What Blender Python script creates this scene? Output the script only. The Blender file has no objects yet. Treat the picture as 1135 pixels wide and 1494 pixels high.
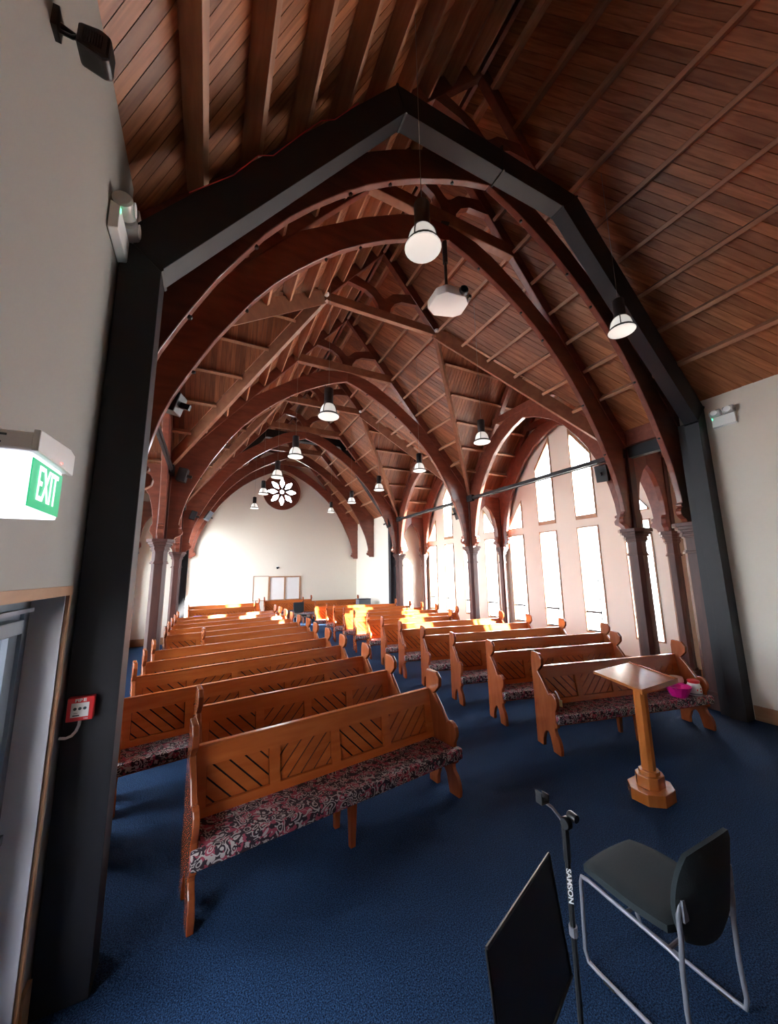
import bpy, bmesh, math, random
from mathutils import Vector, Matrix
from mathutils.geometry import tessellate_polygon
random.seed(7)
PI = math.pi
SC = bpy.context.scene
COL = SC.collection

# ------------------------------------------------------------------ camera, world, sun, exposure
cam_d = bpy.data.cameras.new('camera'); cam = bpy.data.objects.new('camera', cam_d); COL.objects.link(cam)
YAW, PITCH, ROLL, FPX = map(float, (math.radians(26.3605), math.radians(9.3912), math.radians(-.8359), 530.34))
F = Vector((math.sin(YAW)*math.cos(PITCH), math.cos(YAW)*math.cos(PITCH), math.sin(PITCH)))
Rr = Vector((math.cos(YAW), -math.sin(YAW), 0)); U0 = Rr.cross(F)
Rc = math.cos(ROLL)*Rr + math.sin(ROLL)*U0; Uc_ = -math.sin(ROLL)*Rr + math.cos(ROLL)*U0
cam.matrix_world = Matrix(((Rc.x, Uc_.x, -F.x, 0), (Rc.y, Uc_.y, -F.y, 0), (Rc.z, Uc_.z, -F.z, 2.2), (0, 0, 0, 1)))
cam_d.sensor_fit = 'HORIZONTAL'; cam_d.sensor_width = 36; cam_d.lens = 36*FPX/1135
cam_d.clip_start = .02; cam_d.clip_end = 200
SC.camera = cam
w = bpy.data.worlds.new('world'); SC.world = w; w.use_nodes = True
bg = w.node_tree.nodes['Background']; bg.inputs[0].default_value = (.80, .90, 1, 1); bg.inputs[1].default_value = 10.0
sd = bpy.data.lights.new('sun', 'SUN'); sd.energy = 60; sd.angle = math.radians(.8); sd.color = (1, .94, .84)
sun = bpy.data.objects.new('sun', sd); COL.objects.link(sun)
sun.rotation_euler = Vector((-.72, .60, -.33)).to_track_quat('-Z', 'Y').to_euler()
sun.location = (20, -20, 12)
VS = SC.view_settings
VS.view_transform = 'Standard'; VS.look = 'None'; VS.gamma = 1; VS.use_curve_mapping = False
VS.exposure = 1.35
SC.cycles.use_denoising = True
SC.cycles.max_bounces = 10; SC.cycles.diffuse_bounces = 6; SC.cycles.transparent_max_bounces = 12
SC.cycles.sample_clamp_indirect = 12
SC.cycles.caustics_reflective = False; SC.cycles.caustics_refractive = False

# ------------------------------------------------------------------ materials
def new_mat(name):
    m = bpy.data.materials.new(name); m.use_nodes = True
    nt = m.node_tree; b = nt.nodes['Principled BSDF']
    return m, nt, b
def nd(nt, t, **kw):
    n = nt.nodes.new(t)
    for k, v in kw.items(): setattr(n, k, v)
    return n
def plain(name, col, rough=.5, metal=0, coat=0, emit=None, spec=.5, bump=0, bscale=40):
    m, nt, b = new_mat(name)
    b.inputs['Base Color'].default_value = (*col, 1); b.inputs['Roughness'].default_value = rough
    b.inputs['Metallic'].default_value = metal; b.inputs['Coat Weight'].default_value = coat
    b.inputs['Specular IOR Level'].default_value = spec
    if emit:
        b.inputs['Emission Color'].default_value = (*emit[0], 1); b.inputs['Emission Strength'].default_value = emit[1]
    tc = nd(nt, 'ShaderNodeTexCoord'); no = nd(nt, 'ShaderNodeTexNoise'); no.inputs['Scale'].default_value = bscale
    nt.links.new(tc.outputs['Object'], no.inputs['Vector'])
    bp = nd(nt, 'ShaderNodeBump'); bp.inputs['Strength'].default_value = max(bump, .02); bp.inputs['Distance'].default_value = .01
    nt.links.new(no.outputs['Fac'], bp.inputs['Height']); nt.links.new(bp.outputs[0], b.inputs['Normal'])
    return m
def wood(name, c1, c2, rough=.4, coat=0., var=.25, stretch=(1.2, 14, 14), spec=.5):
    """two tone grain along local x, brightness and hue varied per object and per loose piece"""
    m, nt, b = new_mat(name)
    tc = nd(nt, 'ShaderNodeTexCoord'); mp = nd(nt, 'ShaderNodeMapping'); mp.inputs['Scale'].default_value = stretch
    oi = nd(nt, 'ShaderNodeObjectInfo'); ge = nd(nt, 'ShaderNodeNewGeometry')
    ad = nd(nt, 'ShaderNodeMath', operation='ADD'); fr = nd(nt, 'ShaderNodeMath', operation='FRACT')
    nt.links.new(oi.outputs['Random'], ad.inputs[0]); nt.links.new(ge.outputs['Random Per Island'], ad.inputs[1]); nt.links.new(ad.outputs[0], fr.inputs[0])
    mu = nd(nt, 'ShaderNodeMath', operation='MULTIPLY'); mu.inputs[1].default_value = 37; nt.links.new(fr.outputs[0], mu.inputs[0])
    va = nd(nt, 'ShaderNodeVectorMath', operation='ADD'); nt.links.new(tc.outputs['Object'], mp.inputs[0])
    nt.links.new(mp.outputs[0], va.inputs[0]); nt.links.new(mu.outputs[0], va.inputs[1])
    n1 = nd(nt, 'ShaderNodeTexNoise'); n1.inputs['Scale'].default_value = 1.6; n1.inputs['Detail'].default_value = 5; n1.inputs['Distortion'].default_value = .6
    nt.links.new(va.outputs[0], n1.inputs['Vector'])
    cr = nd(nt, 'ShaderNodeValToRGB'); cr.color_ramp.elements[0].position = .3; cr.color_ramp.elements[1].position = .72
    cr.color_ramp.elements[0].color = (*c1, 1); cr.color_ramp.elements[1].color = (*c2, 1)
    nt.links.new(n1.outputs['Fac'], cr.inputs[0])
    hs = nd(nt, 'ShaderNodeHueSaturation')
    mr = nd(nt, 'ShaderNodeMapRange'); mr.inputs[3].default_value = 1-var; mr.inputs[4].default_value = 1+var
    nt.links.new(fr.outputs[0], mr.inputs[0]); nt.links.new(mr.outputs[0], hs.inputs['Value']); nt.links.new(cr.outputs[0], hs.inputs['Color'])
    nt.links.new(hs.outputs[0], b.inputs['Base Color'])
    b.inputs['Roughness'].default_value = rough; b.inputs['Coat Weight'].default_value = coat; b.inputs['Coat Roughness'].default_value = .12
    b.inputs['Specular IOR Level'].default_value = spec
    bp = nd(nt, 'ShaderNodeBump'); bp.inputs['Strength'].default_value = .12; bp.inputs['Distance'].default_value = .004
    nt.links.new(n1.outputs['Fac'], bp.inputs['Height']); nt.links.new(bp.outputs[0], b.inputs['Normal'])
    return m
M = {}
M['truss'] = wood('varnished dark red timber', (.145, .036, .022), (.235, .067, .038), .34, .25, .12, (1.5, 6, 6))
M['boardx'] = wood('cross gable boards', (.20, .060, .024), (.37, .132, .058), .45, 0, .3, (16, 1.4, 1.4))
M['beam'] = wood('brown beam timber', (.22, .082, .045), (.34, .145, .08), .45, .05, .1, (3, 3, 3))
M['boardnear'] = wood('orange near room roof boards', (.28, .090, .031), (.50, .195, .082), .45, 0, .28, (1.4, 16, 16))  # lighter and more orange than the nave roof boards
M['column'] = wood('varnished dark column timber', (.050, .015, .012), (.09, .027, .020), .5, 0, .1, (8, 8, 1.2))
M['board'] = wood('oiled roof boards', (.20, .060, .024), (.37, .132, .058), .45, 0, .35, (1.4, 16, 16))
M['purlin'] = wood('sawn purlin timber', (.34, .155, .085), (.50, .26, .15), .5, 0, .15, (10, 1.4, 10))
M['pew'] = wood('honey varnished pew timber', (.47, .108, .022), (.58, .158, .034), .26, .35, .10, (1.2, 9, 9))
M['pew_end'] = wood('reddish varnished pew end timber', (.28, .062, .018), (.38, .10, .030), .26, .35, .12, (9, 9, 1.6))
M['lectern'] = wood('orange varnished lectern timber', (.48, .135, .026), (.60, .19, .042), .25, .35, .05, (6, 6, 1.4))
M['trim'] = wood('light timber trim', (.34, .17, .085), (.46, .26, .14), .4, .1, .06, (6, 1.5, 6))
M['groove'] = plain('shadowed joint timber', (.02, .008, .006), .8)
M['steel'] = plain('charcoal painted steel', (.021, .022, .026), .5, spec=.3)
M['black'] = plain('black plastic', (.018, .018, .02), .4)
M['chrome'] = plain('grey metal tube', (.25, .25, .29), .42, .35)
M['alu'] = plain('grey aluminium frame', (.20, .23, .27), .4, .4)
M['white'] = plain('white plastic', (.88, .88, .87), .4)
M['wall'] = plain('cream wall paint', (.82, .76, .66), .75, bump=.05, bscale=90)
M['wallshaded'] = plain('wall paint darkened for shade', (.37, .355, .325), .75, bump=.05, bscale=90)  # same paint as the other walls, left wall's shade put into the colour
M['reveal'] = plain('white reveal paint', (.70, .72, .76), .6)
M['roofsheet'] = plain('roof sheet', (.12, .05, .03), .8)
M['blockerdark'] = plain('dark light blocker', (.10, .10, .12), .9)  # for the unseen wall added to block light at the exit door
M['ground'] = plain('pale concrete', (.55, .53, .5), .9)
M['red'] = plain('red plastic', (.75, .03, .035), .35)
M['green'] = plain('lit green sign face', (.0, .30, .12), .3, emit=((0, .42, .16), .35))
M['signwhite'] = plain('lit white acrylic', (.9, .9, .95), .3, emit=((.86, .87, 1), .60))
M['led'] = plain('green led', (.1, .9, .4), .3, emit=((.1, 1, .45), 2))
M['redled'] = plain('red led', (.9, .1, .1), .3, emit=((1, .1, .08), 2))
M['opal'] = plain('lit opal glass', (.9, .9, .86), .25, emit=((1, .97, .9), .2))
M['lens'] = plain('clear prismatic plastic', (.55, .56, .55), .15)
M['seatcloth'] = plain('dark charcoal upholstery', (.013, .020, .024), .9, bump=.3, bscale=260)
M['pink'] = plain('magenta plastic', (.85, .01, .32), .3)
M['redwire'] = plain('red cable', (.7, .03, .03), .4)
M['cord'] = plain('grey cord', (.35, .33, .3), .5)
M['lilac'] = plain('lilac cloth cover', (.36, .20, .52), .8)
M['candle'] = plain('peach ceramic', (.75, .52, .36), .4)
M['ink'] = plain('dark print', (.03, .05, .06), .5)
M['gold'] = plain('brass', (.6, .42, .14), .3, .8)

def carpet():
    m, nt, b = new_mat('blue loop carpet')
    tc = nd(nt, 'ShaderNodeTexCoord'); n1 = nd(nt, 'ShaderNodeTexNoise'); n1.inputs['Scale'].default_value = 130; n1.inputs['Detail'].default_value = 3
    n2 = nd(nt, 'ShaderNodeTexNoise'); n2.inputs['Scale'].default_value = 1.4; n2.inputs['Detail'].default_value = 3
    v = nd(nt, 'ShaderNodeTexVoronoi'); v.inputs['Scale'].default_value = 120
    for x in (n1, n2, v): nt.links.new(tc.outputs['Object'], x.inputs['Vector'])
    cr = nd(nt, 'ShaderNodeValToRGB')
    e = cr.color_ramp.elements; e[0].position = .38; e[0].color = (.003, .011, .038, 1); e[1].position = .68; e[1].color = (.035, .090, .20, 1)
    nt.links.new(n1.outputs['Fac'], cr.inputs[0])
    mx = nd(nt, 'ShaderNodeMix', data_type='RGBA', blend_type='MULTIPLY'); mx.inputs[0].default_value = .35
    nt.links.new(cr.outputs[0], mx.inputs[6]); nt.links.new(n2.outputs['Fac'], mx.inputs[7]); nt.links.new(mx.outputs[2], b.inputs['Base Color'])
    b.inputs['Roughness'].default_value = .95; b.inputs['Specular IOR Level'].default_value = .15
    bp = nd(nt, 'ShaderNodeBump'); bp.inputs['Strength'].default_value = .7; bp.inputs['Distance'].default_value = .006
    nt.links.new(v.outputs['Distance'], bp.inputs['Height']); nt.links.new(bp.outputs[0], b.inputs['Normal'])
    return m
M['carpet'] = carpet()

def paisley():
    m, nt, b = new_mat('scrolling floral seat cloth')
    tc = nd(nt, 'ShaderNodeTexCoord')
    wn = nd(nt, 'ShaderNodeTexNoise'); wn.inputs['Scale'].default_value = 9; wn.inputs['Detail'].default_value = 1
    nt.links.new(tc.outputs['Object'], wn.inputs['Vector'])
    sc = nd(nt, 'ShaderNodeVectorMath', operation='SCALE'); sc.inputs['Scale'].default_value = .10; nt.links.new(wn.outputs['Color'], sc.inputs[0])
    ad = nd(nt, 'ShaderNodeVectorMath', operation='ADD'); nt.links.new(tc.outputs['Object'], ad.inputs[0]); nt.links.new(sc.outputs[0], ad.inputs[1])
    v1 = nd(nt, 'ShaderNodeTexVoronoi'); v1.inputs['Scale'].default_value = 17; nt.links.new(ad.outputs[0], v1.inputs['Vector'])
    s1 = nd(nt, 'ShaderNodeMath', operation='MULTIPLY'); s1.inputs[1].default_value = 21; nt.links.new(v1.outputs['Distance'], s1.inputs[0])
    s2 = nd(nt, 'ShaderNodeMath', operation='SINE'); nt.links.new(s1.outputs[0], s2.inputs[0])
    g1 = nd(nt, 'ShaderNodeMath', operation='GREATER_THAN'); g1.inputs[1].default_value = .25; nt.links.new(s2.outputs[0], g1.inputs[0])
    n2 = nd(nt, 'ShaderNodeTexNoise'); n2.inputs['Scale'].default_value = 20; n2.inputs['Detail'].default_value = 2; nt.links.new(tc.outputs['Object'], n2.inputs['Vector'])
    g2 = nd(nt, 'ShaderNodeMath', operation='GREATER_THAN'); g2.inputs[1].default_value = .44; nt.links.new(n2.outputs['Fac'], g2.inputs[0])
    n3 = nd(nt, 'ShaderNodeTexNoise'); n3.inputs['Scale'].default_value = 15; n3.inputs['Detail'].default_value = 2; n3.inputs['W' if False else 'Roughness'].default_value = .6
    of = nd(nt, 'ShaderNodeVectorMath', operation='ADD'); of.inputs[1].default_value = (7, 3, 5); nt.links.new(tc.outputs['Object'], of.inputs[0]); nt.links.new(of.outputs[0], n3.inputs['Vector'])
    g3 = nd(nt, 'ShaderNodeMath', operation='GREATER_THAN'); g3.inputs[1].default_value = .53; nt.links.new(n3.outputs['Fac'], g3.inputs[0])
    a = nd(nt, 'ShaderNodeMix', data_type='RGBA'); a.inputs[6].default_value = (.022, .010, .018, 1); a.inputs[7].default_value = (.30, .045, .075, 1); nt.links.new(g3.outputs[0], a.inputs[0])
    mm = nd(nt, 'ShaderNodeMath', operation='MULTIPLY'); nt.links.new(g1.outputs[0], mm.inputs[0]); nt.links.new(g2.outputs[0], mm.inputs[1])
    c = nd(nt, 'ShaderNodeMix', data_type='RGBA'); c.inputs[7].default_value = (.42, .37, .34, 1); nt.links.new(a.outputs[2], c.inputs[6]); nt.links.new(mm.outputs[0], c.inputs[0])
    nt.links.new(c.outputs[2], b.inputs['Base Color']); b.inputs['Roughness'].default_value = .8
    bp = nd(nt, 'ShaderNodeBump'); bp.inputs['Strength'].default_value = .25; bp.inputs['Distance'].default_value = .004
    nt.links.new(mm.outputs[0], bp.inputs['Height']); nt.links.new(bp.outputs[0], b.inputs['Normal'])
    return m
M['cloth'] = paisley()

def glass():
    m, nt, b = new_mat('window glass')
    tr = nd(nt, 'ShaderNodeBsdfTransparent'); gl = nd(nt, 'ShaderNodeBsdfGlossy'); gl.inputs['Roughness'].default_value = .02
    lw = nd(nt, 'ShaderNodeLayerWeight'); lw.inputs[0].default_value = .12; mx = nd(nt, 'ShaderNodeMixShader')
    nt.links.new(lw.outputs['Fresnel'], mx.inputs[0]); nt.links.new(tr.outputs[0], mx.inputs[1]); nt.links.new(gl.outputs[0], mx.inputs[2])
    nt.links.new(mx.outputs[0], nt.nodes['Material Output'].inputs[0])
    return m
M['glass'] = glass()

# ------------------------------------------------------------------ mesh helpers
class MB:
    def __init__(s): s.v = []; s.f = []
    def add(s, vs, fs):
        n = len(s.v); s.v += [tuple(p) for p in vs]; s.f += [tuple(i+n for i in f) for f in fs]; return s
    def box(s, a, b):
        x0, y0, z0 = a; x1, y1, z1 = b
        return s.add([(x0, y0, z0), (x1, y0, z0), (x1, y1, z0), (x0, y1, z0), (x0, y0, z1), (x1, y0, z1), (x1, y1, z1), (x0, y1, z1)],
                     [(0, 3, 2, 1), (4, 5, 6, 7), (0, 1, 5, 4), (1, 2, 6, 5), (2, 3, 7, 6), (3, 0, 4, 7)])
    def prism(s, outer, holes, fn, t0, t1):
        """polygon with holes in (u, v), swept from t0 to t1; fn(u, v, t) gives the point"""
        loops = [outer] + list(holes)
        tess = tessellate_polygon([[Vector((p[0], p[1], 0)) for p in l] for l in loops])
        flat = [p for l in loops for p in l]; n = len(flat)
        vs = [fn(p[0], p[1], t0) for p in flat] + [fn(p[0], p[1], t1) for p in flat]
        fs = [tuple(t) for t in tess] + [tuple(i+n for i in reversed(t)) for t in tess]
        k = 0
        for l in loops:
            m = len(l)
            for i in range(m): fs.append((k+i, k+(i+1) % m, n+k+(i+1) % m, n+k+i))
            k += m
        return s.add(vs, fs)
    def beam(s, p0, p1, w, h, up=(0, 0, 1)):
        """bar from p0 to p1, w across, h along up (p0, p1 on the axis)"""
        p0, p1, up = Vector(p0), Vector(p1), Vector(up)
        d = (p1-p0).normalized(); a = d.cross(up).normalized(); b = a.cross(d).normalized()
        vs = []
        for p in (p0, p1):
            for i, j in ((-1, -1), (1, -1), (1, 1), (-1, 1)): vs.append(p+a*(w/2*i)+b*(h/2*j))
        return s.add(vs, [(0, 3, 2, 1), (4, 5, 6, 7), (0, 1, 5, 4), (1, 2, 6, 5), (2, 3, 7, 6), (3, 0, 4, 7)])
    def tube(s, pts, r, n=8, closed=False):
        pts = [Vector(p) for p in pts]; k = len(pts); vs = []; fs = []
        nrm = None
        for i, p in enumerate(pts):
            d = (pts[min(i+1, k-1)]-pts[max(i-1, 0)]).normalized()
            if nrm is None: nrm = d.orthogonal().normalized()
            nrm = (nrm-d*nrm.dot(d)).normalized(); bn = d.cross(nrm)
            rr = r[i] if isinstance(r, (list, tuple)) else r
            for j in range(n): a = 2*PI*j/n; vs.append(p+(nrm*math.cos(a)+bn*math.sin(a))*rr)
        for i in range(k-1):
            for j in range(n): fs.append((i*n+j, i*n+(j+1) % n, (i+1)*n+(j+1) % n, (i+1)*n+j))
        fs.append(tuple(reversed(range(n)))); fs.append(tuple((k-1)*n+j for j in range(n)))
        return s.add(vs, fs)
    def lathe(s, prof, n=20, c=(0, 0, 0), phase=0., cap=True, sx=1, sy=1):
        vs = []; fs = []; k = len(prof)
        for r, z in prof:
            for j in range(n): a = 2*PI*(j+phase)/n; vs.append((c[0]+sx*r*math.cos(a), c[1]+sy*r*math.sin(a), c[2]+z))
        for i in range(k-1):
            for j in range(n): fs.append((i*n+j, i*n+(j+1) % n, (i+1)*n+(j+1) % n, (i+1)*n+j))
        if cap: fs.append(tuple(reversed(range(n)))); fs.append(tuple((k-1)*n+j for j in range(n)))
        return s.add(vs, fs)
    def build(s, name, mat, parent=None, smooth=False, bevel=0, loc=None):
        me = bpy.data.meshes.new(name); me.from_pydata(s.v, [], s.f); me.validate()
        bm = bmesh.new(); bm.from_mesh(me); bmesh.ops.recalc_face_normals(bm, faces=bm.faces)
        if bevel:
            bmesh.ops.dissolve_limit(bm, angle_limit=.002, verts=bm.verts, edges=bm.edges)
            es = [e for e in bm.edges if len(e.link_faces) == 2 and e.calc_face_angle(0) > .6]
            bmesh.ops.bevel(bm, geom=es, offset=bevel, segments=2, profile=.5, affect='EDGES', clamp_overlap=True)
        bm.to_mesh(me); bm.free()
        if smooth:
            for p in me.polygons: p.use_smooth = True
            try: me.set_sharp_from_angle(angle=math.radians(38))
            except Exception: pass
        mats = mat if isinstance(mat, (list, tuple)) else [mat]
        for q in mats: me.materials.append(M[q] if isinstance(q, str) else q)
        o = bpy.data.objects.new(name, me); COL.objects.link(o)
        if parent is not None: o.parent = parent
        if loc: o.location = loc
        return o
def tag(o, label=None, cat=None, group=None, kind=None):
    if label: o['label'] = label
    if cat: o['category'] = cat
    if group: o['group'] = group
    if kind: o['kind'] = kind
    return o
def empty(name, loc=(0, 0, 0), rz=0, label=None, cat=None, group=None):
    o = bpy.data.objects.new(name, None); COL.objects.link(o); o.location = loc; o.rotation_euler = (0, 0, rz); o.empty_display_size = .1
    return tag(o, label, cat, group)
KIDS = {}
def kids(o):
    return [c for c in COL.objects if c.parent == o]
def copy_tree(o, parent=None):
    c = o.copy(); COL.objects.link(c); c.parent = parent
    for ch in KIDS_OF(o): copy_tree(ch, c)
    return c
def KIDS_OF(o): return list(o.children)
def struct(o): o['kind'] = 'structure'; return o
XZ = lambda x, z, t: (x, t, z)
YZ = lambda y, z, t: (t, y, z)
def text_part(name, body, size, mat, parent, matrix, extrude=.001, sx=1.0, bold=0.0):
    cu = bpy.data.curves.new(name, 'FONT'); cu.body = body; cu.size = size; cu.extrude = extrude; cu.align_x = 'CENTER'; cu.align_y = 'CENTER'; cu.offset = bold
    t = bpy.data.objects.new(name, cu); COL.objects.link(t)
    bpy.context.view_layer.update()
    me = bpy.data.meshes.new_from_object(t.evaluated_get(bpy.context.evaluated_depsgraph_get()))
    bpy.data.objects.remove(t); me.materials.clear(); me.materials.append(M[mat])
    o = bpy.data.objects.new(name, me); COL.objects.link(o); o.parent = parent
    me.transform(Matrix.Diagonal((sx, 1, 1, 1))); me.transform(matrix)
    return o
ORD = ['first', 'second', 'third', 'fourth', 'fifth', 'sixth', 'seventh', 'eighth', 'ninth', 'tenth', 'eleventh', 'twelfth', 'thirteenth']

# ------------------------------------------------------------------ dimensions
XC, HW = 3.235, 4.165                 # nave axis, column line half width
YA, YB, YC, YD, YE, YF, YW = 3.24, 4.19, 9.12, 14.0, 16.72, 18.95, 19.1
SL = 1.19                             # roof slope
ON, ZN = 1.40, 7.82                   # valley node
UU = lambda off: ZN - SL*(off-ON)     # underside of the rafters
BD = .34                              # boards lie this much above that line
XL, XR = -.69, 7.31                   # side walls of the near room
WX = 5.60                             # window wall, offset from the axis
ca = 1/math.sqrt(1+SL*SL)

# ------------------------------------------------------------------ floor and ground
fl = MB().box((-3.4, -4.2, -.1), (10, YW+.2, 0)).build('floor', 'carpet'); struct(fl)
g = MB().box((-60, -60, -.35), (70, 80, -.12)).build('ground', 'ground'); struct(g)

# ------------------------------------------------------------------ roof: sheet, boards, purlins
def clip(poly, region):
    """convex clip of poly by a convex counter-clockwise region"""
    out = poly
    for i in range(len(region)):
        a, b = region[i], region[(i+1) % len(region)]
        ins = lambda p: (b[0]-a[0])*(p[1]-a[1])-(b[1]-a[1])*(p[0]-a[0]) >= -1e-9
        src = out; out = []
        for j in range(len(src)):
            p, q = src[j], src[(j+1) % len(src)]
            ip, iq = ins(p), ins(q)
            if ip: out.append(p)
            if ip != iq:
                d1 = (b[0]-a[0])*(p[1]-a[1])-(b[1]-a[1])*(p[0]-a[0]); d2 = (b[0]-a[0])*(q[1]-a[1])-(b[1]-a[1])*(q[0]-a[0])
                t = d1/(d1-d2); out.append((p[0]+(q[0]-p[0])*t, p[1]+(q[1]-p[1])*t))
        if len(out) < 3: return []
    return out
def area(p): return .5*sum(p[i][0]*p[(i+1) % len(p)][1]-p[(i+1) % len(p)][0]*p[i][1] for i in range(len(p)))
def ccw(p): return p if area(p) > 0 else p[::-1]
EAVE = 4.32
def main_pt(side, off, y, up): return (XC+side*off, y, UU(off)+up)
def strips(region, pitch, slopecoef):
    """strips in (off, y): board lines y = y0 + slopecoef*off; pitch measured along y"""
    lo = min(p[1]-slopecoef*p[0] for p in region); hi = max(p[1]-slopecoef*p[0] for p in region)
    k = math.floor(lo/pitch)
    while k*pitch < hi:
        a, b = k*pitch+.0035, (k+1)*pitch-.0035
        q = clip(ccw([(-.1, a-.1*slopecoef), (6, a+6*slopecoef), (6, b+6*slopecoef), (-.1, b-.1*slopecoef)]), ccw(region))
        if q and abs(area(q)) > .0008: yield q
        k += 1
SHEET = MB()
def region_roof(side, regions, own, name_parent, bmat='board'):
    coef = (-.56 if side > 0 else .60)*math.sqrt(1+SL*SL)
    joined = MB()
    for reg in regions:
        SHEET.prism(reg, [], lambda u, v, t: main_pt(side, u, v, BD+.02+t), 0, .05)
        for q in strips(reg, .124, coef):
            cx = sum(p[0] for p in q)/len(q); cy = sum(p[1] for p in q)/len(q)
            th = .02+random.uniform(-.002, .003)
            if own:
                # local frame: x along the board
                o = Vector(main_pt(side, cx, cy, BD)); d = Vector(main_pt(side, cx+1, cy+coef, BD))-o; d.normalize()
                nrm = Vector((side*SL, 0, 1)).normalized(); b = nrm.cross(d); mt = Matrix((d, b, nrm)).transposed()
                mi = mt.transposed(); mb = MB()
                mb.prism(q, [], lambda u, v, t: mi @ (Vector(main_pt(side, u, v, BD+t))-o), .02-th, .03)
                ob = mb.build('board', bmat, name_parent); ob.matrix_local = Matrix.Translation(o) @ mt.to_4x4()
            else:
                joined.prism(q, [], lambda u, v, t: main_pt(side, u, v, BD+t), .02-th, .03)
    if joined.v:
        tag(joined.build('board_lining', 'board', name_parent), kind='stuff')
def ceiling_root(nm, mb):
    return struct(mb.build(nm, 'roofsheet'))
# sheets (one ceiling object per zone), then their boards and purlins
POFF = [.23+.41*k for k in range(0, 9)]
def purlin(side, off, y0, y1, parent):
    c = Vector((XC+side*off, 0, UU(off)+.05+.15)); nrm = Vector((side*SL, 0, 1)).normalized()
    mb = MB(); L = y1-y0
    mb.beam((0, -L/2, 0), (0, L/2, 0), .058, .19, nrm)
    o = mb.build('purlin', 'purlin', parent, bevel=.004); o.location = (c.x, (y0+y1)/2, c.z); return o
near = MB(); [near.prism([(0, -4.5), (EAVE, -4.5), (EAVE, YB), (0, YB)], [], (lambda u, v, t, s=s: main_pt(s, u, v, BD+.03+t)), 0, .05) for s in (1, -1)]
ceil_near = ceiling_root('ceiling', near)
for s in (1, -1):
    region_roof(s, [[(0, -3.0), (EAVE, -3.0), (EAVE, YB), (0, YB)]], True, ceil_near, 'boardnear')
    for off in POFF:
        purlin(s, off, -4.1, YA-.06, ceil_near)
        purlin(s, off, YA+.06, YB-.06, ceil_near)
def bay(ya, yb, own):
    ym = (ya+yb)/2; h = (yb-ya)/2; k = SL*(HW-ON)/h
    mb = MB()
    regs = [[(0, ya), (HW, ya), (ON, ym), (0, ym)], [(0, ym), (ON, ym), (HW, yb), (0, yb)]]
    for s in (1, -1):
        for r in regs: mb.prism(r, [], lambda u, v, t: main_pt(s, u, v, BD+.03+t), 0, .05)
    crs = lambda s, u, dy, up: (XC+s*u, ym+dy, ZN-k*abs(dy)+up)
    for s in (1, -1):
        for e in (1, -1):
            mb.prism([(ON, 0), (WX+.1, 0), (WX+.1, e*h), (HW, e*h)], [], lambda u, v, t: crs(s, u, v, BD+.03+t), 0, .05)
    root = ceiling_root('ceiling', mb)
    for s in (1, -1):
        region_roof(s, regs, own and s > 0, root)
        for off in POFF:
            if off < ON: purlin(s, off, ya+.06, ym-.05, root); purlin(s, off, ym+.05, yb-.06, root)
            elif off < HW:
                yv = (off-ON)/(HW-ON)*h
                if h-yv > .3:
                    purlin(s, off, ya+.06, ym-yv-.04, root); purlin(s, off, ym+yv+.04, yb-.06, root)
        # cross gable lining: boards straight down the slope, battens along x
        lin = MB()
        for e in (1, -1):
            u = ON
            while u < WX:
                u1 = u+.092
                yv0 = max(0, (u-ON)/(HW-ON)*h); yv1 = max(0, (u1-ON)/(HW-ON)*h)
                q = [(u+.003, 0), (u1-.003, 0), (u1-.003, min(h, yv1)*e), (u+.003, min(h, yv0)*e)]
                if max(yv0, yv1) > .03: lin.prism(q, [], lambda a, b, t: crs(s, a, b, BD+t), random.uniform(-.002, .002), .03)
                u = u1
            for j in range(1, 6):
                dy = j*.41
                if dy < h-.1:
                    u0 = ON+dy/h*(HW-ON)+.03; z = ZN-k*dy+.05+.15
                    nrm = Vector((0, e*k, 1)).normalized()
                    o = MB().beam((u0-WX, 0, 0), (0, 0, 0), .056, .19, nrm).build('batten', 'purlin', root, bevel=.004)
                    if s > 0: o.location = (XC+WX, ym+e*dy, z)
                    else: o.location = (XC-WX, ym+e*dy, z); o.rotation_euler = (0, 0, PI); o.data.transform(Matrix.Diagonal((1, -1, 1, 1)))
        tag(lin.build('gable_lining', 'boardx', root), kind='stuff')
        MB().beam((XC+s*ON, ym, ZN+.12), (XC+s*WX, ym, ZN+.12), .06, .16).build('gable_ridge', 'purlin', root)
        # valley rafters
        for e in (1, -1):
            MB().beam((XC+s*(ON-.02), ym, ZN+.10), (XC+s*(HW-.05), ym+e*(h-.08), UU(HW)+.14), .085, .26, (0, 0, 1)).build('valley_rafter', 'beam', root, bevel=.006)
    return root, ym, h, k
bay1 = bay(YB, YC, True)
bay2 = bay(YC, YD, False)
far = MB(); [far.prism([(0, YD), (EAVE, YD), (EAVE, YW+.2), (0, YW+.2)], [], (lambda u, v, t, s=s: main_pt(s, u, v, BD+.03+t)), 0, .05) for s in (1, -1)]
ceil_far = ceiling_root('ceiling', far)
for s in (1, -1):
    region_roof(s, [[(0, YD), (EAVE, YD), (EAVE, YW), (0, YW)]], False, ceil_far)
    for off in POFF:
        for a, b in ((YD, YE), (YE, YF)): purlin(s, off, a+.06, b-.06, ceil_far)
MB().box((XC-.03, -4.1, UU(0)+.02), (XC+.03, YW, UU(0)+.24)).build('ridge_board', 'truss', ceil_near)
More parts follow.
